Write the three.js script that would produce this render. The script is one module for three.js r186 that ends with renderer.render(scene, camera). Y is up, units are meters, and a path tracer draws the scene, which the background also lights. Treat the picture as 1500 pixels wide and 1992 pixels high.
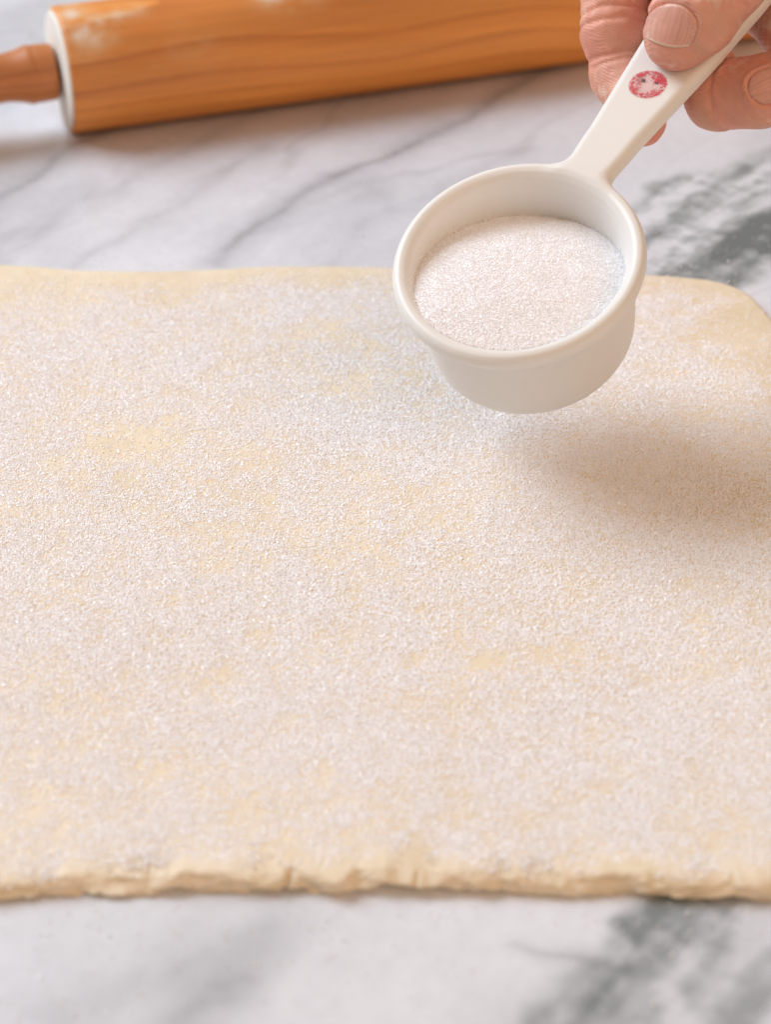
import * as THREE from 'three';
import { RectAreaLightUniformsLib } from 'three/addons/lights/RectAreaLightUniformsLib.js';
import { RoundedBoxGeometry } from 'three/addons/geometries/RoundedBoxGeometry.js';

// ------------------------------------------------------------------ camera, light, exposure
const PITCH = 35 * Math.PI / 180, FOV = 30, CAM_H = 0.295;
const scene = new THREE.Scene();
const camera = new THREE.PerspectiveCamera(FOV, 772 / 1024, 0.02, 20);
camera.position.set(0, CAM_H, 0);
camera.lookAt(0, CAM_H - Math.sin(PITCH), -Math.cos(PITCH));
camera.updateMatrixWorld(true);
camera.focus = 0.515;
camera.userData.fStop = 10.5;

const renderer = new THREE.WebGLRenderer({ antialias: true });
renderer.toneMapping = THREE.LinearToneMapping;
renderer.toneMappingExposure = 1.05;
renderer.shadowMap.enabled = true;

RectAreaLightUniformsLib.init();
// the daylight window, high on the left and a little behind the counter
const windowLight = new THREE.RectAreaLight(new THREE.Color(0.815, 0.905, 1.0), 9.9, 1.2, 1.05);
windowLight.position.set(-1.2, 1.25, -1.08);
windowLight.lookAt(0, 0, -0.5);
scene.add(windowLight);
// the warm, dim rest of the room: its wall on the right and in front of the counter
const roomLight = new THREE.RectAreaLight(new THREE.Color(1.0, 0.64, 0.38), 1.4, 2.4, 1.6);
roomLight.position.set(0.95, 1.2, 0.85);
roomLight.lookAt(0, 0, -0.5);
scene.add(roomLight);
scene.background = new THREE.Color().setRGB(0.315, 0.245, 0.195);

// ------------------------------------------------------------------ helpers
function rng(seed) {
  let a = seed >>> 0;
  return () => { a = (a + 0x6D2B79F5) | 0; let t = Math.imul(a ^ (a >>> 15), 1 | a); t = (t + Math.imul(t ^ (t >>> 7), 61 | t)) ^ t; return ((t ^ (t >>> 14)) >>> 0) / 4294967296; };
}
const clamp = (x, a, b) => x < a ? a : x > b ? b : x;
const lerp = (a, b, t) => a + (b - a) * t;
const sstep = (a, b, x) => { const t = clamp((x - a) / (b - a), 0, 1); return t * t * (3 - 2 * t); };
function hash3(x, y, z) {
  let h = Math.imul(x, 374761393) ^ Math.imul(y, 668265263) ^ Math.imul(z, 1274126177);
  h = Math.imul(h ^ (h >>> 13), 1274126177); h ^= h >>> 16;
  return (h >>> 0) / 4294967296;
}
function noise2(x, y, s = 0) {
  const xi = Math.floor(x), yi = Math.floor(y); let fx = x - xi, fy = y - yi;
  fx = fx * fx * (3 - 2 * fx); fy = fy * fy * (3 - 2 * fy);
  const a = hash3(xi, yi, s), b = hash3(xi + 1, yi, s), c = hash3(xi, yi + 1, s), d = hash3(xi + 1, yi + 1, s);
  return (a + (b - a) * fx + (c - a) * fy + (a - b - c + d) * fx * fy) * 2 - 1;
}
function noise3(x, y, z) {
  const zi = Math.floor(z); let f = z - zi; f = f * f * (3 - 2 * f);
  return lerp(noise2(x, y, zi), noise2(x, y, zi + 1), f);
}
function fbm(x, y, oct = 4, s = 0) {
  let v = 0, a = 0.5;
  for (let i = 0; i < oct; i++) { v += a * noise2(x, y, s + i * 17); x = x * 2.03 + 3.1; y = y * 2.03 - 1.7; a *= 0.5; }
  return v;
}
// a photo pixel (1500 x 1992) as a ray, and the point where it meets a plane
const V = (x, y, z) => new THREE.Vector3(x, y, z);
const FPX = 996 / Math.tan(FOV * Math.PI / 360);
function ray(px, py) {
  const a = (px - 750) / FPX, b = (996 - py) / FPX;
  return V(a, b * Math.cos(PITCH) - Math.sin(PITCH), -b * Math.sin(PITCH) - Math.cos(PITCH));
}
const EYE = camera.position.clone();
function ground(px, py, h = 0) { const r = ray(px, py); return EYE.clone().addScaledVector(r, (h - CAM_H) / r.y); }
function onPlane(px, py, p0, n) { const r = ray(px, py); return EYE.clone().addScaledVector(r, p0.clone().sub(EYE).dot(n) / r.dot(n)); }
function tag(o, label, category, kind, group) {
  o.userData.label = label; if (category) o.userData.category = category;
  if (kind) o.userData.kind = kind; if (group) o.userData.group = group;
  return o;
}
function mesh(name, geo, mat, parent = scene) { const m = new THREE.Mesh(geo, mat); m.name = name; m.castShadow = m.receiveShadow = true; parent.add(m); return m; }
function dataTex(w, h, fn, srgb) {
  const d = new Uint8Array(w * h * 4), o = [0, 0, 0, 255];
  for (let y = 0, k = 0; y < h; y++) for (let x = 0; x < w; x++, k += 4) {
    o[3] = 255; fn((x + 0.5) / w, (y + 0.5) / h, o);
    d[k] = clamp(o[0], 0, 255); d[k + 1] = clamp(o[1], 0, 255); d[k + 2] = clamp(o[2], 0, 255); d[k + 3] = clamp(o[3], 0, 255);
  }
  const t = new THREE.DataTexture(d, w, h, THREE.RGBAFormat); t.magFilter = THREE.LinearFilter; t.minFilter = THREE.LinearFilter;
  t.wrapS = t.wrapT = THREE.RepeatWrapping; if (srgb) t.colorSpace = THREE.SRGBColorSpace; t.needsUpdate = true; return t;
}
function indexed(pos, idx, nor, uv) {
  const g = new THREE.BufferGeometry();
  g.setAttribute('position', new THREE.Float32BufferAttribute(pos, 3));
  if (uv) g.setAttribute('uv', new THREE.Float32BufferAttribute(uv, 2));
  g.setIndex(idx);
  if (nor) g.setAttribute('normal', new THREE.Float32BufferAttribute(nor, 3)); else g.computeVertexNormals();
  return g;
}
// surface nets of a distance field, its vertices slid onto the surface
function surfaceNets(f, lo, hi, c) {
  const nx = Math.ceil((hi[0] - lo[0]) / c) + 1, ny = Math.ceil((hi[1] - lo[1]) / c) + 1, nz = Math.ceil((hi[2] - lo[2]) / c) + 1;
  const F = new Float32Array(nx * ny * nz), B = 4;
  // coarse pass: far blocks keep the sign of their middle
  for (let k = 0; k < nz; k += B) for (let j = 0; j < ny; j += B) for (let i = 0; i < nx; i += B) {
    const m = f(lo[0] + (i + 1.5) * c, lo[1] + (j + 1.5) * c, lo[2] + (k + 1.5) * c), far = Math.abs(m) > c * 7;
    for (let z = k; z < Math.min(k + B, nz); z++) for (let y = j; y < Math.min(j + B, ny); y++) for (let x = i; x < Math.min(i + B, nx); x++)
      F[(z * ny + y) * nx + x] = far ? m : f(lo[0] + x * c, lo[1] + y * c, lo[2] + z * c);
  }
  const id = new Int32Array(nx * ny * nz).fill(-1), pos = [], idx = [];
  const S = [1, nx, nx * ny];
  for (let k = 0; k < nz - 1; k++) for (let j = 0; j < ny - 1; j++) for (let i = 0; i < nx - 1; i++) {
    const b = (k * ny + j) * nx + i; let n = 0, x = 0, y = 0, z = 0, in0 = 0;
    for (let q = 0; q < 8; q++) if (F[b + (q & 1) + ((q >> 1) & 1) * S[1] + (q >> 2) * S[2]] < 0) in0++;
    if (in0 === 0 || in0 === 8) continue;
    for (let q = 0; q < 8; q++) for (let a = 0; a < 3; a++) {
      if (q & (1 << a)) continue; const r = q | (1 << a);
      const A = F[b + (q & 1) + ((q >> 1) & 1) * S[1] + (q >> 2) * S[2]], Bv = F[b + (r & 1) + ((r >> 1) & 1) * S[1] + (r >> 2) * S[2]];
      if ((A < 0) === (Bv < 0)) continue; const t = A / (A - Bv); n++;
      x += (q & 1) + (a === 0 ? t : 0); y += ((q >> 1) & 1) + (a === 1 ? t : 0); z += (q >> 2) + (a === 2 ? t : 0);
    }
    id[b] = pos.length / 3; pos.push(lo[0] + (i + x / n) * c, lo[1] + (j + y / n) * c, lo[2] + (k + z / n) * c);
  }
  for (let k = 1; k < nz - 1; k++) for (let j = 1; j < ny - 1; j++) for (let i = 1; i < nx - 1; i++) {
    const b = (k * ny + j) * nx + i, s = F[b] < 0;
    for (let a = 0; a < 3; a++) {
      if (s === (F[b + S[a]] < 0)) continue;
      const u = S[(a + 1) % 3], v = S[(a + 2) % 3], q = [id[b], id[b - u], id[b - u - v], id[b - v]];
      if (q.some((e) => e < 0)) continue;
      if (s) idx.push(q[0], q[1], q[2], q[0], q[2], q[3]); else idx.push(q[0], q[2], q[1], q[0], q[3], q[2]);
    }
  }
  const nor = new Float32Array(pos.length), e = c * 0.4;
  for (let p = 0; p < pos.length; p += 3) {
    let gx, gy, gz;
    for (let it = 0; it < 3; it++) {
      const x = pos[p], y = pos[p + 1], z = pos[p + 2];
      gx = f(x + e, y, z) - f(x - e, y, z); gy = f(x, y + e, z) - f(x, y - e, z); gz = f(x, y, z + e) - f(x, y, z - e);
      const l = Math.hypot(gx, gy, gz) || 1; gx /= l; gy /= l; gz /= l;
      if (it === 2) break;
      const d = clamp(f(x, y, z), -c, c) * 0.9; pos[p] -= gx * d; pos[p + 1] -= gy * d; pos[p + 2] -= gz * d;
    }
    nor[p] = gx; nor[p + 1] = gy; nor[p + 2] = gz;
  }
  return { pos, idx, nor };
}

// ------------------------------------------------------------------ marble counter
{
  const W = 1.2, D = 1.2, cz = -0.55;
  const vein = (pts, width, dark, rough = 1) => ({ p: pts.map(([x, y]) => { const g = ground(x, y); return [g.x, g.z]; }), w: width, k: dark, r: rough });
  const veins = [
    vein([[-200, 520], [0, 385], [60, 345], [130, 292], [260, 225], [420, 150]], 0.0035, 0.34),
    vein([[430, 500], [545, 412], [625, 355], [700, 315], [790, 275], [900, 225], [1010, 165], [1180, 60]], 0.0036, 0.42),
    vein([[60, 460], [160, 410], [300, 330], [420, 262], [560, 200]], 0.005, 0.16),
    vein([[150, 515], [260, 450], [360, 390], [520, 300]], 0.005, 0.2),
    vein([[640, 520], [720, 455], [800, 400], [900, 350], [1020, 290]], 0.006, 0.15),
    vein([[960, 1805], [1010, 1828], [1080, 1850], [1160, 1868]], 0.0016, 0.3),
    vein([[160, 1980], [330, 1885], [420, 1830], [520, 1780]], 0.0055, 0.17),
    vein([[370, 1975], [410, 1930], [440, 1905]], 0.003, 0.16),
    vein([[440, 1880], [470, 1862]], 0.003, 0.18),
    vein([[1020, 2000], [1110, 1935], [1150, 1920], [1170, 1935]], 0.006, 0.36),
  ];
  // two dark, cloudy green-grey bands
  const bands = [
    { p: [[1150, 2040], [1230, 1950], [1330, 1880], [1370, 1790], [1420, 1750], [1500, 1690], [1650, 1560]].map(([x, y]) => { const g = ground(x, y); return [g.x, g.z]; }), w: 0.011, k: 0.85 },
    { p: [[1330, 2040], [1420, 1960], [1480, 1900], [1560, 1820]].map(([x, y]) => { const g = ground(x, y); return [g.x, g.z]; }), w: 0.007, k: 0.55 },
    { p: [[1180, 470], [1260, 430], [1330, 395], [1420, 360], [1520, 335], [1650, 300]].map(([x, y]) => { const g = ground(x, y); return [g.x, g.z]; }), w: 0.014, k: 0.85 },
    { p: [[1180, 545], [1270, 505], [1360, 480], [1440, 462], [1540, 440], [1700, 400]].map(([x, y]) => { const g = ground(x, y); return [g.x, g.z]; }), w: 0.016, k: 1.05 },
    { p: [[1330, 560], [1430, 505], [1520, 480], [1700, 450]].map(([x, y]) => { const g = ground(x, y); return [g.x, g.z]; }), w: 0.012, k: 0.85 },
  ];
  const dist = (p, x, z) => {
    let m = 9;
    for (let i = 0; i + 1 < p.length; i++) {
      const ax = p[i][0], az = p[i][1], bx = p[i + 1][0] - ax, bz = p[i + 1][1] - az;
      const t = clamp(((x - ax) * bx + (z - az) * bz) / (bx * bx + bz * bz), 0, 1), d = Math.hypot(x - ax - bx * t, z - az - bz * t);
      if (d < m) m = d;
    }
    return m;
  };
  const S = 1536;
  const map = dataTex(S, S, (u, v, o) => {
    const x = (u - 0.5) * W, z = (0.5 - v) * D + cz;
    // the stone's own drift runs from near left to far right
    const a = x * 0.62 - z * 0.78, b = x * 0.78 + z * 0.62;
    const wx = x + 0.010 * fbm(x * 22, z * 22, 4, 5), wz = z + 0.010 * fbm(x * 22, z * 22, 4, 55);
    let dark = 0.06 * sstep(-0.2, 0.5, fbm(a * 6, b * 17, 3, 9)) + 0.045 * sstep(0.05, 0.5, fbm(a * 13, b * 36, 3, 31));
    const r = Math.abs(fbm(a * 5 + 3, b * 17, 4, 71)); dark += 0.06 * sstep(0.03, 0, r) * sstep(-0.3, 0.3, fbm(x * 12, z * 12, 2, 3));
    for (const q of veins) { const d = dist(q.p, wx, wz); if (d < q.w * 3) { const w = q.w * (0.65 + 0.9 * (0.5 + 0.5 * noise2(x * 70, z * 70, 7))); dark += 0.34 * q.k * Math.exp(-d * d / (w * w * 0.35)) * (0.6 + 0.6 * fbm(x * 120, z * 120, 3, 13)) + 0.2 * q.k * Math.exp(-d * d / (w * w * 3)); } }
    let green = 0;
    const bx = x + 0.011 * fbm(x * 40, z * 40, 4, 105), bz = z + 0.011 * fbm(x * 40, z * 40, 4, 155);
    for (const q of bands) {
      const d = dist(q.p, bx, bz); if (d > q.w * 2.2) continue;
      const s = sstep(q.w * 1.35, q.w * 0.6, d) * (0.58 + 1.25 * fbm(a * 22, b * 120, 4, 201) + 0.5 * fbm(x * 230, z * 230, 4, 231));
      green = Math.max(green, q.k * clamp(s, 0, 1));
    }
    const grain = 0.010 * noise2(x * 900, z * 900, 2) + 0.012 * noise2(x * 300, z * 300, 4);
    const l = 1 - clamp(dark, 0, 0.8) + grain, t = clamp(green, 0, 1);
    o[0] = lerp(219 * l, 110, t); o[1] = lerp(222 * l, 118, t); o[2] = lerp(229 * (l * 0.98 + 0.02), 119, t);
  }, true);
  const g = new RoundedBoxGeometry(W, 0.03, D, 3, 0.003), p = g.attributes.position, uv = g.attributes.uv;
  for (let i = 0; i < p.count; i++) uv.setXY(i, p.getX(i) / W + 0.5, 0.5 - p.getZ(i) / D);
  const m = mesh('marble_counter', g, new THREE.MeshPhysicalMaterial({ map, roughness: 0.27, ior: 1.5 }));
  m.position.set(0, -0.015, cz);
  tag(m, 'white marble counter with grey and dark green veins under the dough', 'counter', 'structure');
}

// ------------------------------------------------------------------ dough
const doughH = 0.0043;
const outline = [];
{
  const back = [[-260, 512], [-120, 506], [0, 507], [60, 510], [150, 518], [300, 521], [380, 519], [500, 513], [600, 511], [760, 514], [900, 518], [1060, 522], [1250, 529], [1320, 533], [1390, 540], [1440, 555], [1475, 578], [1500, 607]].map(([x, y]) => ground(x, y, 0.0045));
  const front = [[1760, 1690], [1620, 1735], [1500, 1752], [1440, 1746], [1390, 1747], [1340, 1752], [1290, 1749], [1200, 1745], [1100, 1742], [1000, 1740], [900, 1739], [800, 1738], [725, 1738], [700, 1741], [660, 1749], [620, 1746], [585, 1739], [560, 1738], [520, 1743], [460, 1741], [330, 1740], [200, 1743], [130, 1746], [60, 1751], [0, 1756], [-150, 1768], [-300, 1775]].map(([x, y]) => ground(x, y, 0.0));
  const e = back[back.length - 1], f0 = front[0];
  const right = [V(e.x + 0.006, 0, e.z + 0.03), V(e.x + 0.009, 0, e.z + 0.09), V(e.x + 0.010, 0, e.z + 0.16), V(f0.x + 0.01, 0, f0.z - 0.02)];
  const b0 = back[0], fl = front[front.length - 1];
  const left = [V(fl.x - 0.022, 0, fl.z - 0.02), V(fl.x - 0.03, 0, fl.z - 0.08), V(b0.x - 0.012, 0, b0.z + 0.12), V(b0.x - 0.014, 0, b0.z + 0.03)];
  const pts = [...back, ...right, ...front, ...left].map((p) => V(p.x, 0, p.z));
  const c = new THREE.CatmullRomCurve3(pts, true, 'centripetal');
  for (const p of c.getSpacedPoints(2600).slice(0, 2600)) outline.push(p);
}
const doughTop = (x, z) => doughH + 0.0009 * fbm(x * 14, z * 14, 2, 41);
const doughZ = { back: -0.55, front: -0.29 };
// signed inset from the outline
const GN = 220, gx0 = -0.22, gz0 = -0.62, gs = 0.4 / GN;
const inset = new Float32Array(GN * GN);
{
  const poly = outline.filter((_, i) => i % 8 === 0);
  for (let j = 0; j < GN; j++) for (let i = 0; i < GN; i++) {
    const x = gx0 + i * gs * 1.1, z = gz0 + j * gs; let m = 9, inn = false;
    for (let a = 0, b = poly.length - 1; a < poly.length; b = a++) {
      const A = poly[a], B = poly[b], d = (A.x - x) ** 2 + (A.z - z) ** 2; if (d < m) m = d;
      if ((A.z > z) !== (B.z > z) && x < (B.x - A.x) * (z - A.z) / (B.z - A.z) + A.x) inn = !inn;
    }
    inset[j * GN + i] = Math.sqrt(m) * (inn ? 1 : -1);
  }
}
function insetAt(x, z) {
  const i = clamp((x - gx0) / (gs * 1.1), 0, GN - 1.01), j = clamp((z - gz0) / gs, 0, GN - 1.01), a = Math.floor(i), b = Math.floor(j), u = i - a, v = j - b, k = b * GN + a;
  return lerp(lerp(inset[k], inset[k + 1], u), lerp(inset[k + GN], inset[k + GN + 1], u), v);
}
{
  const N = outline.length, pos = [], uv = [], idx = [];
  // the front edge is torn: small splits, folds and a lump
  const cracks = [[556, 0.0024, 0.0007], [566, 0.0010, 0.0014], [712, 0.0026, 0.0006], [704, 0.0012, 0.0016], [806, 0.0011, 0.0005], [975, 0.0009, 0.0006], [1085, 0.0006, 0.0009], [1272, 0.0014, 0.0012], [1432, 0.0014, 0.0005], [905, 0.0006, 0.0006], [640, -0.0009, 0.0030], [1220, -0.0004, 0.002], [480, 0.0005, 0.0009]].map(([px, d, w]) => [ground(px, 1743).x, d, w]);
  // rings: [inset along the normal, share of the height]
  const rings = [];
  for (let k = 0; k <= 4; k++) { const t = k / 4 * Math.PI / 2; rings.push([0.0009 * (1 - Math.sin(t)) , 0.36 * Math.sin(t) * 0.9]); }
  for (let k = 1; k <= 9; k++) { const t = k / 9 * Math.PI / 2; rings.push([0.0030 * (1 - Math.cos(t)), 0.324 + 0.66 * Math.sin(t)]); }
  rings.push([0.0037, 0.99], [0.0046, 0.995], [0.006, 1], [0.009, 1]);
  for (let k = 0; k <= 44; k++) rings.push([0.0125 + 0.0775 * k / 44, 1]);
  const nrm = outline.map((p, i) => { const a = outline[(i + N - 25) % N], b = outline[(i + 25) % N]; const t = b.clone().sub(a).normalize(); return V(-t.z, 0, t.x); });
  const zm = -0.42, inner = outline.map((_, i) => { let x = 0, z = 0; for (let k = -60; k <= 60; k++) { const j = (i + k + N) % N; x += outline[j].x + nrm[j].x * 0.0135; z += outline[j].z + nrm[j].z * 0.0135; } return [x / 121, z / 121]; });
  rings.forEach(([d, h], r) => {
    for (let i = 0; i < N; i++) {
      const p = outline[i], n = nrm[i];
      const edge = Math.exp(-d * d / (0.0028 * 0.0028));
      const isFront = sstep(-0.36, -0.31, p.z);
      let out = edge * (0.0007 * fbm(p.x * 160, p.z * 160 + h * 1.2, 3, 61) + isFront * (0.0017 * fbm(p.x * 200, h * 3.2, 4, 67) + 0.0010 * noise2(p.x * 75, h * 1.3, 68))), dip = 0;
      for (const [cx, cd, cw] of cracks) {
        const lean = (h - 0.5) * 0.004 * noise2(cx * 900, 3.3, 2), q = Math.abs(p.x - cx - lean) / cw; if (q < 4 && p.z > -0.34) { const g = Math.exp(-q * q) * edge * sstep(-0.2, 0.5, h + noise2(cx * 700, 9.1, 4)); out -= 0.5 * cd * g; dip += Math.max(cd, 0) * 0.3 * g; }
      }
      // inner rings draw in towards the middle line, so that they never cross
      let x = p.x + n.x * (d - out), z = p.z + n.z * (d - out);
      if (d > 0.012) { const s = 0.9995 * (d - 0.012) / 0.078; x = lerp(inner[i][0], -0.01, s); z = lerp(inner[i][1], zm, s); }
      const y = h * doughTop(x, z) + (h > 0.3 ? h * Math.exp(-d * d / 0.00003) * isFront * (0.0008 * noise2(p.x * 120, p.z * 120, 5) + 0.0004 * noise2(p.x * 330, p.z * 330, 6)) : 0) - dip * (h > 0.3 ? h : 0);
      pos.push(x, Math.max(y, 0.00015), z); uv.push(x, z);
    }
    if (r) for (let i = 0; i < N; i++) { const a = (r - 1) * N + i, b = (r - 1) * N + (i + 1) % N, c = r * N + i, e = r * N + (i + 1) % N; idx.push(a, c, b, b, c, e); }
  });
  const g = indexed(pos, idx, null, uv);
  // face up
  let ny = 0; for (let i = 0; i < N; i++) ny += g.attributes.normal.getY(16 * N + i);
  if (ny < 0) { for (let i = 0; i < idx.length; i += 3) { const t = idx[i]; idx[i] = idx[i + 1]; idx[i + 1] = t; } g.setIndex(idx); g.computeVertexNormals(); }
  for (let q = 0, nn = g.attributes.normal; q < rings.length; q++) if (rings[q][0] > 0.008) for (let i = 0; i < N; i++) {
    const k = q * N + i, x = pos[k * 3], z = pos[k * 3 + 2], e = 0.0005, v = V(doughTop(x - e, z) - doughTop(x + e, z), 2 * e, doughTop(x, z - e) - doughTop(x, z + e)).normalize(); nn.setXYZ(k, v.x, v.y, v.z);
  }
  const map = dataTex(1024, 1024, (u, v, o) => {
    const f = fbm(u * 9, v * 9, 4, 3), h = fbm(u * 60, v * 60, 3, 9), s = noise2(u * 380, v * 380, 21);
    const sp = s > 0.86 ? 1 : 0, k = 1 + 0.035 * f + 0.03 * h;
    o[0] = 227 * k - sp * 9; o[1] = (212 + 3 * f) * k - sp * 14; o[2] = (186 + 7 * f + 4 * h) * k - sp * 20;
  }, true); map.repeat.set(6, 6);
  const bump = dataTex(512, 512, (u, v, o) => { const q = 128 + 70 * fbm(u * 16, v * 16, 4, 3); o[0] = o[1] = o[2] = q; }); bump.repeat.set(16, 16);
  const m = mesh('dough_sheet', g, new THREE.MeshPhysicalMaterial({ map, bumpMap: bump, bumpScale: 0.0004, roughness: 0.62, sheen: 0.15, sheenColor: new THREE.Color(1, 0.95, 0.85), sheenRoughness: 0.6 }));
  tag(m, 'rolled out sheet of pale dough with a torn edge, lying on the marble', 'dough');
}

// ------------------------------------------------------------------ sugar crystals
function crystal(seed) {
  const g = new THREE.BoxGeometry(1, 0.85, 1).toNonIndexed(), p = g.attributes.position, R = rng(seed);
  const j = new Map();
  for (let i = 0; i < p.count; i++) {
    const k = [p.getX(i), p.getY(i), p.getZ(i)].map((a) => Math.sign(a)).join(',');
    if (!j.has(k)) { const s = R() < 0.4 ? 0.62 : 0.9; j.set(k, [s + (R() - 0.5) * 0.3, s + (R() - 0.5) * 0.3, s + (R() - 0.5) * 0.3]); }
    const q = j.get(k); p.setXYZ(i, p.getX(i) * q[0], p.getY(i) * q[1], p.getZ(i) * q[2]);
  }
  g.computeVertexNormals(); return g;
}
const sugarMat = new THREE.MeshPhysicalMaterial({ color: new THREE.Color().setRGB(0.935, 0.93, 0.95), roughness: 0.22, ior: 1.5 });
function sugar(name, n, place, seed, parent = scene) {
  const mats = [], R = rng(seed), q = new THREE.Quaternion(), e = new THREE.Euler(), M = new THREE.Matrix4(), s = V(1, 1, 1), p = V(0, 0, 0);
  for (let i = 0; i < n; i++) {
    const size = place(R, p); if (!size) continue;
    e.set(R() * 6.283, R() * 6.283, R() * 6.283); q.setFromEuler(e);
    s.set(size * (0.75 + 0.5 * R()), size * (0.75 + 0.5 * R()), size * (0.75 + 0.5 * R()));
    mats.push(M.compose(p, q, s).toArray());
  }
  const im = new THREE.InstancedMesh(crystal(seed), sugarMat, mats.length);
  for (let i = 0; i < mats.length; i++) im.setMatrixAt(i, M.fromArray(mats[i]));
  console.log(name, mats.length); im.name = name; im.castShadow = im.receiveShadow = true; im.userData.kind = 'stuff'; parent.add(im); return im;
}
const grainSize = (R) => 0.00024 + 0.00024 * R() + (R() < 0.03 ? 0.00018 : 0);
// where the sprinkling left the dough nearly bare, and where it heaped up: [pixel, radius across, radius in depth, strength]
const patches = [[260, 850, 0.022, 0.013, -0.75], [440, 965, 0.012, 0.008, -0.5], [1060, 1265, 0.022, 0.014, -0.8], [1430, 1190, 0.02, 0.022, -0.6], [700, 760, 0.02, 0.010, -0.35], [110, 940, 0.02, 0.010, -0.35], [1440, 640, 0.03, 0.024, -0.9], [0, 560, 0.03, 0.018, -0.9],
  [250, 690, 0.03, 0.02, 0.5], [600, 1160, 0.012, 0.014, 0.6], [780, 850, 0.04, 0.02, 0.35], [150, 1230, 0.03, 0.014, 0.5], [900, 1480, 0.04, 0.014, 0.6], [1350, 1400, 0.03, 0.012, 0.4], [1180, 860, 0.03, 0.03, 0.3], [1450, 1640, 0.012, 0.006, -0.9], [300, 1650, 0.02, 0.003, -0.5]].map(([px, py, rx, rz, k]) => { const g = ground(px, py, doughH); return [g.x, g.z, rx, rz, k]; });
function cover(x, z) {
  const d = insetAt(x, z); if (d < 0.001) return 0;
  const w = d + lerp(0.012, 0.006, sstep(-0.44, -0.33, z)) * fbm(x * 55, z * 55, 3, 77);
  const rim = lerp(sstep(0.003, 0.030, w), sstep(0.0005, 0.0075, w), sstep(-0.44, -0.33, z));
  let t = 0.72 + 0.40 * fbm(x * 16, z * 24, 4, 81);
  for (const [px, pz, rx, rz, k] of patches) { const q = ((x - px) / rx) ** 2 + ((z - pz) / rz) ** 2; if (q < 6) t += k * 0.38 * Math.exp(-q); }
  t += 0.75 * fbm(x * 130, z * 130, 3, 91) + 0.38 * fbm(x * 420, z * 420, 2, 95);
  return clamp(t, 0.05, 1.1) * rim;
}
{
  const s = sugar('sugar_coating', 2200000, (R, p) => {
    const x = -0.185 + R() * 0.35, z = -0.60 + R() * 0.33, t = cover(x, z);
    if (R() > t * 0.62) return 0;
    const size = grainSize(R), d = insetAt(x, z);
    let y = doughTop(x, z) - (d < 0.0022 ? 0.0048 * (1 - Math.sqrt(Math.max(0, 1 - ((0.0022 - d) / 0.0022) ** 2))) * 0.7 : 0);
    y += size * 0.05 + R() * R() * Math.max(0, t - 0.25) * 0.0003;
    p.set(x, y, z); return size;
  }, 11);
  tag(s, 'white sugar crystals sprinkled over the sheet of dough', 'sugar', 'stuff');
  const k = sugar('spilled_sugar', 24000, (R, p) => {
    const x = -0.2 + R() * 0.42, z = -0.74 + R() * 0.54, d = insetAt(x, z);
    if (z > -0.62 && d > -0.0008) return 0;
    const near = z > -0.40 ? Math.exp(-Math.abs(d) / 0.03) * 0.9 + 0.1 : Math.exp(-Math.abs(d) / 0.03) * 0.5 + 0.05;
    if (R() > near) return 0;
    const size = grainSize(R); p.set(x, size * 0.4, z); return size;
  }, 23);
  tag(k, 'loose sugar crystals scattered on the marble around the dough', 'sugar', 'stuff');
}

// ------------------------------------------------------------------ measuring cup (its own axes: y up through the bowl, x along the handle)
const cupN = V(-0.19, 0.905, 0.37).normalize();
const RIM = 0.035, CUP_SCALE = 0.955;
const cupC = (() => { const r = ray(1006, 499); return EYE.clone().addScaledVector(r, FPX * RIM * CUP_SCALE / 250.4); })();
const cupX = onPlane(1262, 165, cupC, cupN).sub(cupC).normalize(), cupZ = V(0, 0, 0).crossVectors(cupX, cupN);
const cupM = new THREE.Matrix4().makeBasis(cupX, cupN, cupZ).scale(V(CUP_SCALE, CUP_SCALE, CUP_SCALE)).setPosition(cupC), cupI = cupM.clone().invert();
// a photo pixel at a height over the rim's plane, in the cup's axes
const inCup = (px, py, up = 0) => onPlane(px, py, cupC.clone().addScaledVector(cupN, up * CUP_SCALE), cupN).applyMatrix4(cupI);
const smin = (a, b, k) => { const h = Math.max(k - Math.abs(a - b), 0) / k; return Math.min(a, b) - h * h * k * 0.25; };
const profile = [[0, -3.42], [1.2, -3.42], [2.2, -3.40], [2.5, -3.28], [2.66, -3.0], [2.74, -2.5], [2.82, -1.6], [2.88, -0.8], [2.93, -0.45], [3.02, -0.2], [3.13, -0.06], [3.26, 0], [3.38, -0.03], [3.46, -0.12], [3.5, -0.26], [3.49, -0.42], [3.43, -0.54], [3.33, -0.60], [3.22, -0.64], [3.15, -0.74], [3.12, -0.9], [3.06, -1.8], [2.99, -2.7], [2.92, -3.2], [2.80, -3.48], [2.62, -3.63], [2.4, -3.69], [1.2, -3.7], [0, -3.7]].map(([a, b]) => [a / 100, b / 100]);
const PW = 180, PH = 200, ps = 0.00025, pTab = new Float32Array(PW * PH);
for (let j = 0; j < PH; j++) for (let i = 0; i < PW; i++) {
  const r = i * ps, y = -0.043 + j * ps; let m = 9, inn = false; const P = profile;
  for (let a = 0, b = P.length - 1; a < P.length; b = a++) {
    const ex = P[b][0] - P[a][0], ey = P[b][1] - P[a][1];
    if (!(a === 0)) { const t = clamp(((r - P[a][0]) * ex + (y - P[a][1]) * ey) / (ex * ex + ey * ey), 0, 1); m = Math.min(m, Math.hypot(r - P[a][0] - ex * t, y - P[a][1] - ey * t)); }
    if ((P[a][1] > y) !== (P[b][1] > y) && r < (P[b][0] - P[a][0]) * (y - P[a][1]) / (P[b][1] - P[a][1]) + P[a][0]) inn = !inn;
  }
  pTab[j * PW + i] = inn ? -m : m;
}
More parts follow.
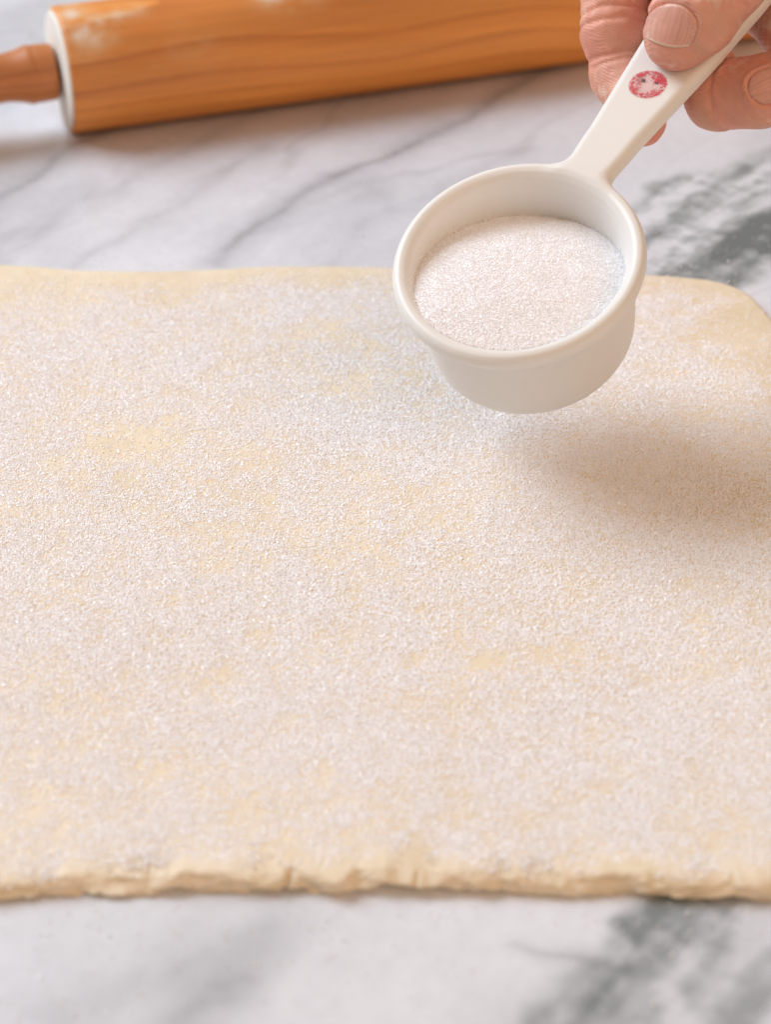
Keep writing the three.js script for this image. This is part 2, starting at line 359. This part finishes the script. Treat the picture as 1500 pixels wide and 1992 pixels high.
// blur the table a little: no facets along the profile
for (let n = 0; n < 3; n++) { const o = pTab.slice(); for (let j = 1; j < PH - 1; j++) for (let i = 1; i < PW - 1; i++) { const k = j * PW + i; pTab[k] = (o[k] * 4 + o[k - 1] + o[k + 1] + o[k - PW] + o[k + PW]) / 8; } }
function bowlD(x, y, z) {
  const r = Math.hypot(x, z), i = clamp(r / ps, 0, PW - 1.01), j = clamp((y + 0.043) / ps, 0, PH - 1.01), a = Math.floor(i), b = Math.floor(j), u = i - a, v = j - b, k = b * PW + a;
  const over = Math.max(0, r - (PW - 1) * ps) + Math.max(0, y - (-0.043 + (PH - 1) * ps));
  return lerp(lerp(pTab[k], pTab[k + 1], u), lerp(pTab[k + PW], pTab[k + PW + 1], u), v) + over;
}
// half-width of the handle along its length, its thickness and its gentle arch
const HL = 0.135;
const hw = (x) => x < 0.05 ? lerp(0.0068, 0.0080, sstep(0.03, 0.05, x)) : x < 0.09 ? lerp(0.0080, 0.0122, (x - 0.05) / 0.04) : lerp(0.0122, 0.0138, sstep(0.09, 0.12, x));
function handleD(x, y, z) {
  const yc = -0.0034, w = hw(x), t = 0.0031, rr = 0.0026;
  // a rounded slab with a rounded far end
  const endX = HL - 0.0138, dx = x > endX ? Math.hypot(x - endX, z) - 0.0138 : Math.max(Math.abs(z) - w, 0.031 - x);
  const a = dx + rr, b = Math.abs(y - yc) - t + rr;
  return Math.min(Math.max(a, b), 0) + Math.hypot(Math.max(a, 0), Math.max(b, 0)) - rr;
}
function cupD(x, y, z) {
  const b = bowlD(x, y, z); if (x < 0.025) return b;
  const r = Math.hypot(x, z);
  // the handle grows out of the lip and stops short of the bowl's inside
  const h = -smin(-handleD(x, y, z), r - 0.0338, 0.005);
  return smin(b, h, 0.0055);
}
const cupMat = new THREE.MeshPhysicalMaterial({ color: new THREE.Color().setRGB(0.88, 0.862, 0.825), roughness: 0.97, transmission: 0.16, thickness: 0, clearcoat: 0.55, clearcoatRoughness: 0.28, ior: 1.5 });
const cup = new THREE.Group(); cup.name = 'measuring_cup'; scene.add(cup);
cup.applyMatrix4(cupM);
tag(cup, 'off white plastic measuring cup full of sugar, held by its handle above the dough', 'measuring cup');
{
  const s = surfaceNets(cupD, [-0.038, -0.040, -0.038], [HL + 0.004, 0.003, 0.038], 0.0006);
  const split = (keep) => {
    const re = new Map(), p = [], n = [], ix = [];
    for (let i = 0; i < s.idx.length; i += 3) {
      const t = [s.idx[i], s.idx[i + 1], s.idx[i + 2]];
      const x = (s.pos[t[0] * 3] + s.pos[t[1] * 3] + s.pos[t[2] * 3]) / 3, z = (s.pos[t[0] * 3 + 2] + s.pos[t[1] * 3 + 2] + s.pos[t[2] * 3 + 2]) / 3;
      if ((x > 0 && Math.hypot(x, z) > 0.0352) !== keep) continue;
      for (const v of t) { if (!re.has(v)) { re.set(v, p.length / 3); for (let q = 0; q < 3; q++) { p.push(s.pos[v * 3 + q]); n.push(s.nor[v * 3 + q]); } } ix.push(re.get(v)); }
    }
    return indexed(p, ix, n);
  };
  mesh('bowl', split(false), cupMat, cup);
  const handle = mesh('handle', split(true), cupMat, cup);
  // worn red roundel printed on the handle
  const W = 256;
  const print = dataTex(W, W, (u, v, o) => {
    const x = u * 2 - 1, y = v * 2 - 1, r = Math.hypot(x, y), n = fbm(u * 26, v * 26, 3, 3), c = fbm(u * 7, v * 7, 3, 13), f = noise2(u * 90, v * 90, 8);
    let wear = 0.26 + 0.28 * sstep(0.3, 0.9, r) + 0.42 * c + 0.8 * n + 0.34 * f;
    wear -= 0.75 * Math.exp(-((x - 0.0) ** 2 / 0.05 + (y - 0.22) ** 2 / 0.12)) + 0.7 * Math.exp(-((x + 0.05) ** 2 / 0.16 + (y + 0.25) ** 2 / 0.05)) + 0.5 * Math.exp(-((x - 0.55) ** 2 / 0.05 + (y + 0.2) ** 2 / 0.04));
    wear += 0.5 * Math.exp(-((x - 0.52) ** 2 / 0.04 + (y - 0.18) ** 2 / 0.02)) + 0.25 * Math.exp(-((x + 0.62) ** 2 / 0.06 + (y + 0.3) ** 2 / 0.1));
    const edge = sstep(0.98, 0.84, r + 0.06 * n);
    o[0] = 208; o[1] = 58; o[2] = 74; o[3] = 255 * edge * (0.20 + 0.66 * sstep(0.0, 0.75, wear));
    const e1 = Math.hypot(x + 0.27, (y - 0.3) * 1.1), e2 = Math.hypot(x - 0.46, (y - 0.04) * 1.2);
    const eye = 0.8 * Math.max(sstep(0.24, 0.02, e1 + 0.34 * n + 0.12 * f), sstep(0.15, 0.02, e2 + 0.26 * n + 0.08 * f));
    if (eye > 0) { o[0] = lerp(o[0], 46, eye); o[1] = lerp(o[1], 30, eye); o[2] = lerp(o[2], 32, eye); o[3] = Math.max(o[3], 255 * eye); }
  }, true);
  print.wrapS = print.wrapT = THREE.ClampToEdgeWrapping;
  const c = inCup(1261, 163, 0), g = new THREE.CircleGeometry(0.0059, 48), L = mesh('printed_mark', g, new THREE.MeshStandardMaterial({ map: print, transparent: true, roughness: 0.6 }), handle);
  L.castShadow = false;
  // upright as the picture shows it: its top towards the far side of the counter
  const up = inCup(1261, 110, 0).sub(c).normalize(), side = V(0, 0, 0).crossVectors(up, V(0, 1, 0)).normalize();
  L.applyMatrix4(new THREE.Matrix4().makeBasis(side, up, V(0, 1, 0)).setPosition(c.x, -0.00025 + 0.00008, c.z));
  L.userData.label = 'worn round red print with dark specks';
}

// ------------------------------------------------------------------ sugar in the cup
{
  // level in the world, drawn out a little by the slope it keeps: low at the handle side, up to the lip in front
  const inR = (y) => { for (let i = 1; i < 11; i++) if (profile[i][1] >= y) { const [a, b] = [profile[i - 1], profile[i]]; return lerp(a[0], b[0], clamp((y - a[1]) / (b[1] - a[1] || 1), 0, 1)); } return 0.0315; };
  const dn = V(0, 1, 0).applyMatrix4(cupM.clone().setPosition(0, 0, 0).invert());   // world up in the cup's axes
  const sx = -dn.x / dn.y * 0.62, sz = -dn.z / dn.y * 0.62;
  const level = (x, z) => Math.min(-0.0085 + sx * x + sz * z + 0.0006 * fbm(x * 120 + 4, z * 120, 3, 4) + 0.003 * (1 - (x * x + z * z) / 0.0009), -0.0009);
  const pos = [0, level(0, 0), 0], idx = [], A = 128, Rn = 40;
  for (let r = 1; r <= Rn; r++) for (let a = 0; a < A; a++) {
    const t = a / A * Math.PI * 2; let rad = 0.03 * r / Rn;
    const yEdge = level(Math.cos(t) * 0.0285, Math.sin(t) * 0.0285), full = inR(clamp(yEdge, -0.033, -0.001)) + 0.0002; rad = full * r / Rn;
    const x = Math.cos(t) * rad, z = Math.sin(t) * rad; pos.push(x, level(x, z), z);
    if (r === 1) idx.push(0, 1 + (a + 1) % A, 1 + a); else { const i = 1 + (r - 2) * A + a, j = 1 + (r - 2) * A + (a + 1) % A, k = 1 + (r - 1) * A + a, l = 1 + (r - 1) * A + (a + 1) % A; idx.push(i, j, k, k, j, l); }
  }
  // the heap below its surface fills the bowl down to its floor
  const last = 1 + (Rn - 1) * A; let base = last;
  for (const [y, sh] of [[-0.5, 0], [-0.93, 0]]) {
    const n0 = pos.length / 3;
    for (let a = 0; a < A; a++) { const t = a / A * Math.PI * 2, top = pos[(last + a) * 3 + 1], yy = lerp(top, -0.0338, -y), rr = inR(clamp(yy, -0.0338, -0.001)) - 0.0003; pos.push(Math.cos(t) * rr, yy, Math.sin(t) * rr); }
    for (let a = 0; a < A; a++) { const i = base + a, j = base + (a + 1) % A, k = n0 + a, l = n0 + (a + 1) % A; idx.push(i, j, k, k, j, l); }
    base = n0;
  }
  const cI = pos.length / 3; pos.push(0, -0.0335, 0);
  for (let a = 0; a < A; a++) idx.push(cI, base + a, base + (a + 1) % A);
  const heap = mesh('sugar_heap', indexed(pos, idx), new THREE.MeshStandardMaterial({ color: new THREE.Color().setRGB(0.935, 0.93, 0.95), roughness: 0.9 }));
  heap.applyMatrix4(cupM);
  tag(heap, 'heap of white sugar filling the measuring cup', 'sugar');
  sugar('sugar_grain', 64000, (R, p) => {
    const t = R() * 6.2832, rr = Math.sqrt(R()) * 0.0318, x = Math.cos(t) * rr, z = Math.sin(t) * rr, y = level(x, z);
    if (rr > inR(clamp(y, -0.033, -0.001))) return 0;
    const size = grainSize(R) * 0.9; p.set(x, y + (R() - 0.75) * 0.0003, z); return size;
  }, 31, heap);
  // crystals that stuck to the wall just above the heap
  sugar('stuck_grain', 900, (R, p) => {
    const t = R() * 6.2832, y0 = level(Math.cos(t) * 0.0285, Math.sin(t) * 0.0285), y = y0 + R() * R() * R() * 0.006; if (y > -0.001) return 0;
    const rr = inR(clamp(y, -0.033, -0.001)) - 0.0001; p.set(Math.cos(t) * rr, y, Math.sin(t) * rr); return grainSize(R) * 0.8;
  }, 37, heap);
}

// ------------------------------------------------------------------ rolling pin
{
  const a = ground(128, 262), b = ground(1130, 121), dir = b.clone().sub(a).normalize(), back = V(dir.z, 0, -dir.x);
  if (back.z > 0) back.negate();
  const R = 0.0233, L = 0.30, off = R * Math.tan(11.5 * Math.PI / 180);
  const pin = new THREE.Group(); pin.name = 'rolling_pin'; scene.add(pin);
  pin.applyMatrix4(new THREE.Matrix4().makeBasis(dir, V(0, 1, 0), V(0, 0, 0).crossVectors(dir, V(0, 1, 0))).setPosition(a.x - back.x * -off, R, a.z + back.z * off));
  tag(pin, 'orange brown wooden rolling pin dusted with flour, behind the dough', 'rolling pin');
  const wood = (seed, base, flour) => dataTex(1024, 512, (u, v, o) => {
    // u along the pin, v around it
    const w = Math.cos(v * 6.2832), q = Math.sin(v * 6.2832);
    const bend = 0.7 * noise2(u * 2.2 + seed, w * 0.6, 3) + 0.25 * noise2(u * 5, q * 1.1 + w, 6);
    const ring = (w * 1.3 + q * 0.35 + bend * 0.7 + 5) * 2.1, f = ring - Math.floor(ring), late = Math.pow(f, 5);
    const fib = noise3(u * 22, w * 46, q * 46 + seed) * 0.5 + noise3(u * 9, w * 20, q * 20) * 0.6, cloud = noise3(u * 3, w * 1.6 + seed, q * 1.6);
    const k = 1 - 0.12 * late + 0.05 * fib + 0.13 * cloud;
    o[0] = base[0] * k; o[1] = base[1] * (k - 0.07 * late + 0.02 * cloud); o[2] = base[2] * (k - 0.12 * late);
    if (flour) {
      let s = 0;
      for (const [fu, fv, ru, rv, kk] of flour) { const du = (u - fu) / ru; let dv = v - fv; dv -= Math.round(dv); s += kk * Math.exp(-(du * du + (dv / rv) ** 2)); }
      s *= clamp(0.55 + 1.1 * fbm(u * 46, v * 30, 4, 5), 0, 1.3); s = clamp(s * 0.75, 0, 0.9);
      o[0] = lerp(o[0], 226, s); o[1] = lerp(o[1], 222, s); o[2] = lerp(o[2], 222, s);
    }
  }, true);
  // v: 0 faces up, 0.25 faces the camera side (see the lathe below)
  const barrelMap = wood(2, [228, 148, 70], [[0.035, 0.10, 0.035, 0.06, 0.8], [0.075, 0.05, 0.03, 0.03, 1.0], [0.27, 0.06, 0.02, 0.022, 1.4], [0.29, 0.09, 0.035, 0.03, 0.5], [0.15, 0.17, 0.05, 0.05, 0.25], [0.02, 0.03, 0.02, 0.1, 0.7], [0.6, 0.03, 0.04, 0.03, 0.6]]);
  const woodMat = new THREE.MeshPhysicalMaterial({ map: barrelMap, roughness: 0.5 });
  const handleMat = new THREE.MeshPhysicalMaterial({ map: wood(9, [188, 117, 61], null), roughness: 0.5, clearcoat: 0.15, clearcoatRoughness: 0.4 });
  const endMat = new THREE.MeshStandardMaterial({ color: new THREE.Color().setRGB(0.80, 0.77, 0.70), roughness: 0.6 });
  // a turned body along x from a profile of [x, radius]
  const turned = (prof, len) => {
    const A = 96, pos = [], uv = [], idx = [];
    prof.forEach(([x, r], i) => { for (let k = 0; k <= A; k++) { const t = k / A * 6.28319; pos.push(x, Math.cos(t) * r, Math.sin(t) * r); uv.push(x / len, k / A); } if (i) for (let k = 0; k < A; k++) { const p = (i - 1) * (A + 1) + k, q = p + A + 1; idx.push(p, p + 1, q, q, p + 1, q + 1); } });
    const g = indexed(pos, idx, null, uv), n = g.attributes.normal;
    for (let i = 0; i < prof.length; i++) { const s = i * (A + 1), e = s + A, x = n.getX(s) + n.getX(e), y = n.getY(s) + n.getY(e), z = n.getZ(s) + n.getZ(e), l = Math.hypot(x, y, z) || 1; n.setXYZ(s, x / l, y / l, z / l); n.setXYZ(e, x / l, y / l, z / l); }
    return g;
  };
  mesh('barrel', turned([[0.0011, 0.004], [0.0011, R - 0.0014], [0.0014, R - 0.0005], [0.0022, R], [0.02, R], [0.1, R], [0.2, R], [L - 0.0022, R], [L - 0.0014, R - 0.0005], [L - 0.0011, R - 0.0014], [L - 0.0011, 0.004]], L), woodMat, pin);
  for (const s of [0, 1]) {
    const fx = (x) => s ? L - x : x, flip = (p) => s ? p.map(([x, r]) => [L - x, r]).reverse() : p;
    mesh('end_cap', turned(flip([[0.0001, 0.004], [0.0, 0.013], [0.0, R - 0.0030], [0.0003, R - 0.0020], [0.0008, R - 0.0016], [0.0010, R - 0.0015]]), L), endMat, pin);
    mesh('handle', turned(flip([[-0.094, 0.0004], [-0.0938, 0.004], [-0.092, 0.0076], [-0.087, 0.0102], [-0.078, 0.0117], [-0.064, 0.0125], [-0.05, 0.0122], [-0.036, 0.0107], [-0.026, 0.0091], [-0.019, 0.0088], [-0.0145, 0.0096], [-0.0115, 0.0106], [-0.0100, 0.0108], [-0.0092, 0.0104], [-0.0088, 0.0103], [-0.0084, 0.0106], [-0.006, 0.0105], [-0.0022, 0.0103], [-0.0014, 0.0100], [-0.0012, 0.008], [-0.0012, 0.001]]), L), handleMat, pin);
  }
}

// ------------------------------------------------------------------ hand
{
  const J = (px, py, up, r) => { const p = inCup(px, py, up); return [p.x, p.y, p.z, r]; };
  // chains of joints: pixel, height over the handle's plane, radius
  const thumb = [J(1560, -330, 0.030, 0.0150), J(1500, -170, 0.026, 0.0125), J(1412, -55, 0.0165, 0.0126), J(1352, 28, 0.0112, 0.0118), J(1318, 72, 0.0074, 0.0096)];
  const index = [J(1215, -260, 0.016, 0.0120), J(1192, -60, 0.002, 0.0103), J(1197, 60, -0.0075, 0.0096), J(1210, 140, -0.0148, 0.0090), J(1248, 236, -0.0158, 0.0074)];
  const middle = [J(1320, -330, 0.018, 0.0120), J(1290, -120, -0.006, 0.0102), J(1318, 70, -0.0185, 0.0098), J(1402, 185, -0.0165, 0.0098), J(1475, 180, -0.0125, 0.0096), J(1530, 150, -0.0085, 0.0084)];
  const ring = [J(1420, -390, 0.018, 0.0112), J(1400, -180, -0.006, 0.0096), J(1440, -30, -0.0185, 0.0092), J(1540, 60, -0.0150, 0.0086), J(1610, 40, -0.0070, 0.0078)];
  const small = [J(1510, -440, 0.016, 0.0100), J(1500, -270, -0.005, 0.0084), J(1540, -140, -0.0160, 0.0080), J(1620, -70, -0.0120, 0.0074), J(1670, -90, -0.0050, 0.0066)];
  const wrist = [J(1560, -640, 0.050, 0.021), J(1640, -1000, 0.085, 0.025)], wrist2 = [J(1420, -620, 0.050, 0.020), J(1500, -980, 0.085, 0.024)];
  const bones = []; const add = (a, b, g) => bones.push([a, b, g]);
  [thumb, index, middle, ring, small].forEach((c, g) => { for (let i = 0; i + 1 < c.length; i++) add(c[i], c[i + 1], g); });
  const palm = [];
  for (const c of [index, middle, ring, small]) { palm.push([c[0], wrist2[0]]); palm.push([c[0], wrist[0]]); }
  palm.push([thumb[0], wrist[0]], [index[0], middle[0]], [middle[0], ring[0]], [ring[0], small[0]], wrist, wrist2, [thumb[0], index[0]].map((q) => [q[0], q[1], q[2], 0.010]));
  const cap = (x, y, z, A, B) => {
    const bx = B[0] - A[0], by = B[1] - A[1], bz = B[2] - A[2], ax = x - A[0], ay = y - A[1], az = z - A[2];
    const t = clamp((ax * bx + ay * by + az * bz) / (bx * bx + by * by + bz * bz), 0, 1);
    return Math.hypot(ax - bx * t, ay - by * t, az - bz * t) - lerp(A[3], B[3], t);
  };
  const chainD = [0, 0, 0, 0, 0];
  const raw = (x, y, z) => {
    chainD.fill(9);
    for (const [a, b, g] of bones) chainD[g] = smin(chainD[g], cap(x, y, z, a, b), 0.004);
    let p = 9; for (const [a, b] of palm) p = smin(p, cap(x, y, z, a, b), 0.010);
    let d = p; for (let g = 0; g < 5; g++) d = smin(d, chainD[g], 0.0016 + 0.010 * sstep(0.006, -0.004, p));
    return d;
  };
  const smax = (a, b, k) => -smin(-a, -b, k);
  // creases across the fingers: a point, the direction across which the groove runs, its depth
  const creaseAt = (c, i, t, dep) => { const a = c[i], b = c[i + 1], l = Math.hypot(b[0] - a[0], b[1] - a[1], b[2] - a[2]); return [lerp(a[0], b[0], t), lerp(a[1], b[1], t), lerp(a[2], b[2], t), (b[0] - a[0]) / l, (b[1] - a[1]) / l, (b[2] - a[2]) / l, dep, 0.013]; };
  const creases = [creaseAt(index, 2, 0.62, 0.0007), creaseAt(index, 2, 0.80, 0.0004), creaseAt(index, 1, 0.75, 0.0005), creaseAt(index, 1, 0.95, 0.0005), creaseAt(middle, 3, 0.2, 0.0005), creaseAt(middle, 2, 0.85, 0.0006), creaseAt(thumb, 1, 0.9, 0.0006), creaseAt(thumb, 2, 0.1, 0.0006)];
  const T = (a) => V(a[0], a[1], a[2]);
  const nailFrame = (c, along, upv, len, wid) => { const side = V(0, 0, 0).crossVectors(along, upv).normalize(), up = V(0, 0, 0).crossVectors(side, along).normalize(); return { c, along, side, up, len, wid }; };
  const fingerC = inCup(1492, 168, -0.004);
  const nails = [
    nailFrame(inCup(1307, 46, 0.0195), inCup(1298, 85, 0.016).sub(inCup(1318, 10, 0.0225)).normalize(), V(0.0, 0.95, 0.25), 0.0118, 0.0152),
    nailFrame(fingerC, T(middle[5]).sub(T(middle[4])).normalize(), EYE.clone().applyMatrix4(cupI).sub(fingerC).normalize().add(V(0.15, 0.3, 0)).normalize(), 0.0105, 0.0105),
  ];
  // the skin dips under each nail and swells into a fold along its sides and root
  const fold = (x, y, z) => {
    let d = 0;
    for (const { c, along, side, up, len, wid } of nails) {
      const px = x - c.x, py = y - c.y, pz = z - c.z, h = px * up.x + py * up.y + pz * up.z; if (h < -0.016 || h > 0.008) continue;
      const a = (px * side.x + py * side.y + pz * side.z) / (wid / 2), b = (px * along.x + py * along.y + pz * along.z) / (len / 2); if (Math.abs(a) > 1.7 || Math.abs(b) > 1.7) continue;
      const e = Math.pow(Math.pow(Math.abs(a), 2.6) + Math.pow(Math.abs(b), 2.6), 1 / 2.6);
      d += 0.00045 * sstep(1.0, 0.86, e) - 0.00062 * Math.exp(-(((e - 1.13) / 0.13) ** 2)) * sstep(0.85, 0.35, b);
    }
    return d;
  };
  const lump = (x, y, z) => {
    let d = fold(x, y, z) + 0.00030 * noise3(x * 130, y * 130, z * 130) + 0.00014 * noise3(x * 420, y * 420, z * 420);
    for (const [cx, cy, cz, nx, ny, nz, dep, rad] of creases) {
      const ax = x - cx, ay = y - cy, az = z - cz; if (ax * ax + ay * ay + az * az > rad * rad) continue;
      const q = (ax * nx + ay * ny + az * nz + 0.0006 * noise3(x * 300, y * 300, z * 300)) / 0.0009; d += dep * Math.exp(-q * q);
    }
    return d;
  };
  // skin pressed flat where it meets the cup's handle
  const handD = (x, y, z) => { const d = raw(x, y, z); if (d > 0.004 || d < -0.004) return d; return smax(d + lump(x, y, z), 0.0001 - handleD(x, y, z), 0.0014); };
  let lo = [9, 9, 9], hi = [-9, -9, -9];
  for (const j of [...bones.flat().filter(Array.isArray), ...palm.flat()]) for (let a = 0; a < 3; a++) { lo[a] = Math.min(lo[a], j[a] - j[3] - 0.003); hi[a] = Math.max(hi[a], j[a] + j[3] + 0.003); }
  console.log('hand box', lo.map((v) => v.toFixed(3)).join(' '), hi.map((v) => v.toFixed(3)).join(' '));
  const s = surfaceNets(handD, lo, hi, 0.0009);
  console.log('hand triangles', s.idx.length / 3);
  const uv = [], col = [];
  for (let i = 0; i < s.pos.length; i += 3) {
    const x = s.pos[i], y = s.pos[i + 1], z = s.pos[i + 2];
    uv.push(x * 10 + y * 3, z * 10 + y * 6);
    const n = noise3(x * 70, y * 70, z * 70), m = noise3(x * 190, y * 190, z * 190);
    const fl = 0.9 * sstep(0.08, 0.5, noise3(x * 800 + 3, y * 800, z * 800) * 0.7 + noise3(x * 330, y * 330, z * 330) * 0.5) * sstep(-0.15, 0.45, noise3(x * 85 + 7, y * 85, z * 85));
    col.push((1 + 0.04 * n + 0.05 * m) * (1 + 0.14 * fl), (1 - 0.17 * n + 0.06 * m) * (1 + 0.55 * fl), (1 - 0.20 * n + 0.06 * m) * (1 + 0.75 * fl));
  }
  const g = indexed(s.pos, s.idx, s.nor, uv); g.setAttribute('color', new THREE.Float32BufferAttribute(col, 3));
  const skin = dataTex(1024, 1024, (u, v, o) => {
    const a = fbm(u * 40, v * 40, 4, 3), b = fbm(u * 10, v * 10, 3, 33);
    const fl = sstep(0.16, 0.42, fbm(u * 110 + 2, v * 90, 4, 71)) * sstep(-0.1, 0.3, fbm(u * 7, v * 7, 2, 91)) + (noise2(u * 210, v * 210, 7) > 0.93 ? 0.5 : 0);
    const k = 1 + 0.05 * a; o[0] = lerp((216 + 6 * b) * k, 226, 0.0 * fl); o[1] = lerp((150 - 12 * b) * k, 192, 0.0 * fl); o[2] = lerp((128 - 10 * b) * k, 178, 0.0 * fl);
  }, true);
  const lines = dataTex(1024, 1024, (u, v, o) => {
    const w = fbm(u * 14, v * 14, 3, 3), r = Math.sin((u * 130 + v * 20 + w * 3.0) * 6.2832), q = Math.sin((v * 90 - u * 46 + w * 4) * 6.2832);
    o[0] = o[1] = o[2] = 128 + 22 * r + 16 * q * sstep(-0.2, 0.3, w) + 40 * fbm(u * 60, v * 60, 3, 9);
  });
  const hand = mesh('hand', g, new THREE.MeshPhysicalMaterial({ map: skin, vertexColors: true, bumpMap: lines, bumpScale: 0.0004, roughness: 0.5, ior: 1.4, sheen: 0.2, sheenColor: new THREE.Color(1, 0.75, 0.65), sheenRoughness: 0.5 }));
  hand.applyMatrix4(cupM);
  tag(hand, 'bare hand pinching the cup handle, thumb on top and fingers curled below', 'hand');

  // nails: curved plates seated in the skin. centre point and axes in the cup's frame
  const nailMap = dataTex(256, 256, (u, v, o) => {
    // u across, v from the root to the free edge: fine ridges along it, a thin pale edge, dry skin at the root and the sides
    const rd = 0.05 * noise2(u * 34, v * 1.5, 3) + 0.03 * noise2(u * 80, v * 3, 5), c = fbm(u * 5, v * 5, 3, 8);
    const k = 1 + rd + 0.04 * c; o[0] = 212 * k; o[1] = 156 * k; o[2] = 138 * k;
    const free = sstep(0.925, 0.955, v + 0.02 * noise2(u * 14, 1, 2)), dry = sstep(0.02, 0.3, 0.16 - Math.min(v, u, 1 - u) + 0.35 * fbm(u * 24, v * 24, 3, 41)) * 0.5;
    o[0] = lerp(o[0], 226, Math.max(free * 0.8, dry)); o[1] = lerp(o[1], 202, Math.max(free * 0.8, dry)); o[2] = lerp(o[2], 178, Math.max(free * 0.8, dry));
  }, true);
  const nailMat = new THREE.MeshPhysicalMaterial({ map: nailMap, roughness: 0.42 });
  const nail = (name, { c, along, side, up, len, wid }) => {
    // a plate that follows the finger's surface: each point is dropped onto the skin along -up
    const nu = 22, nv = 22, pos = [], idx = [], nuv = [];
    for (let l = 0; l < 2; l++) for (let j = 0; j <= nv; j++) for (let i = 0; i <= nu; i++) {
      const a = i / nu * 2 - 1, b = j / nv * 2 - 1;
      // a squircle plan, straighter at the free edge
      const wv = wid / 2 * a * (1 - (b > 0 ? 0.16 : 0.26) * b * b), le = len / 2 * b * (1 - (b > 0 ? 0.26 : 0.42) * a * a);
      const p = c.clone().addScaledVector(along, le).addScaledVector(side, wv).addScaledVector(up, 0.009);
      let t = 0; for (let k = 0; k < 40; k++) { const d = raw(p.x - up.x * t, p.y - up.y * t, p.z - up.z * t); if (d < 0.00002 || t > 0.03) break; t += d * 0.9; }
      const e = Math.max(Math.abs(a), Math.abs(b)), sink = l ? -0.0018 : 0.00034 - 0.0006 * sstep(0.86, 1, Math.max(Math.abs(a), -b)) + (b > 0.8 ? 0.0002 * (b - 0.8) / 0.2 : 0) + 0.00004 * Math.sin(a * 26);
      p.addScaledVector(up, sink - t); pos.push(p.x, p.y, p.z); nuv.push(i / nu, j / nv);
    }
    const N = (nu + 1) * (nv + 1), at = (l, i, j) => l * N + j * (nu + 1) + i;
    for (let j = 0; j < nv; j++) for (let i = 0; i < nu; i++) { idx.push(at(0, i, j), at(0, i + 1, j), at(0, i, j + 1), at(0, i, j + 1), at(0, i + 1, j), at(0, i + 1, j + 1)); idx.push(at(1, i, j), at(1, i, j + 1), at(1, i + 1, j), at(1, i, j + 1), at(1, i + 1, j + 1), at(1, i + 1, j)); }
    const wall = (p, q) => { const [i0, j0] = p, [i1, j1] = q; idx.push(at(0, i0, j0), at(1, i0, j0), at(0, i1, j1), at(0, i1, j1), at(1, i0, j0), at(1, i1, j1)); };
    for (let i = 0; i < nu; i++) { wall([i, 0], [i + 1, 0]); wall([i + 1, nv], [i, nv]); }
    for (let j = 0; j < nv; j++) { wall([nu, j], [nu, j + 1]); wall([0, j + 1], [0, j]); }
    const m = mesh(name, indexed(pos, idx, null, nuv), nailMat, hand); return m;
  };
  nail('thumb_nail', nails[0]);
  nail('finger_nail', nails[1]);
}

scene.traverse((o) => { if (o.isMesh && o.name !== 'printed_mark') { o.castShadow = true; o.receiveShadow = true; } });
renderer.render(scene, camera);
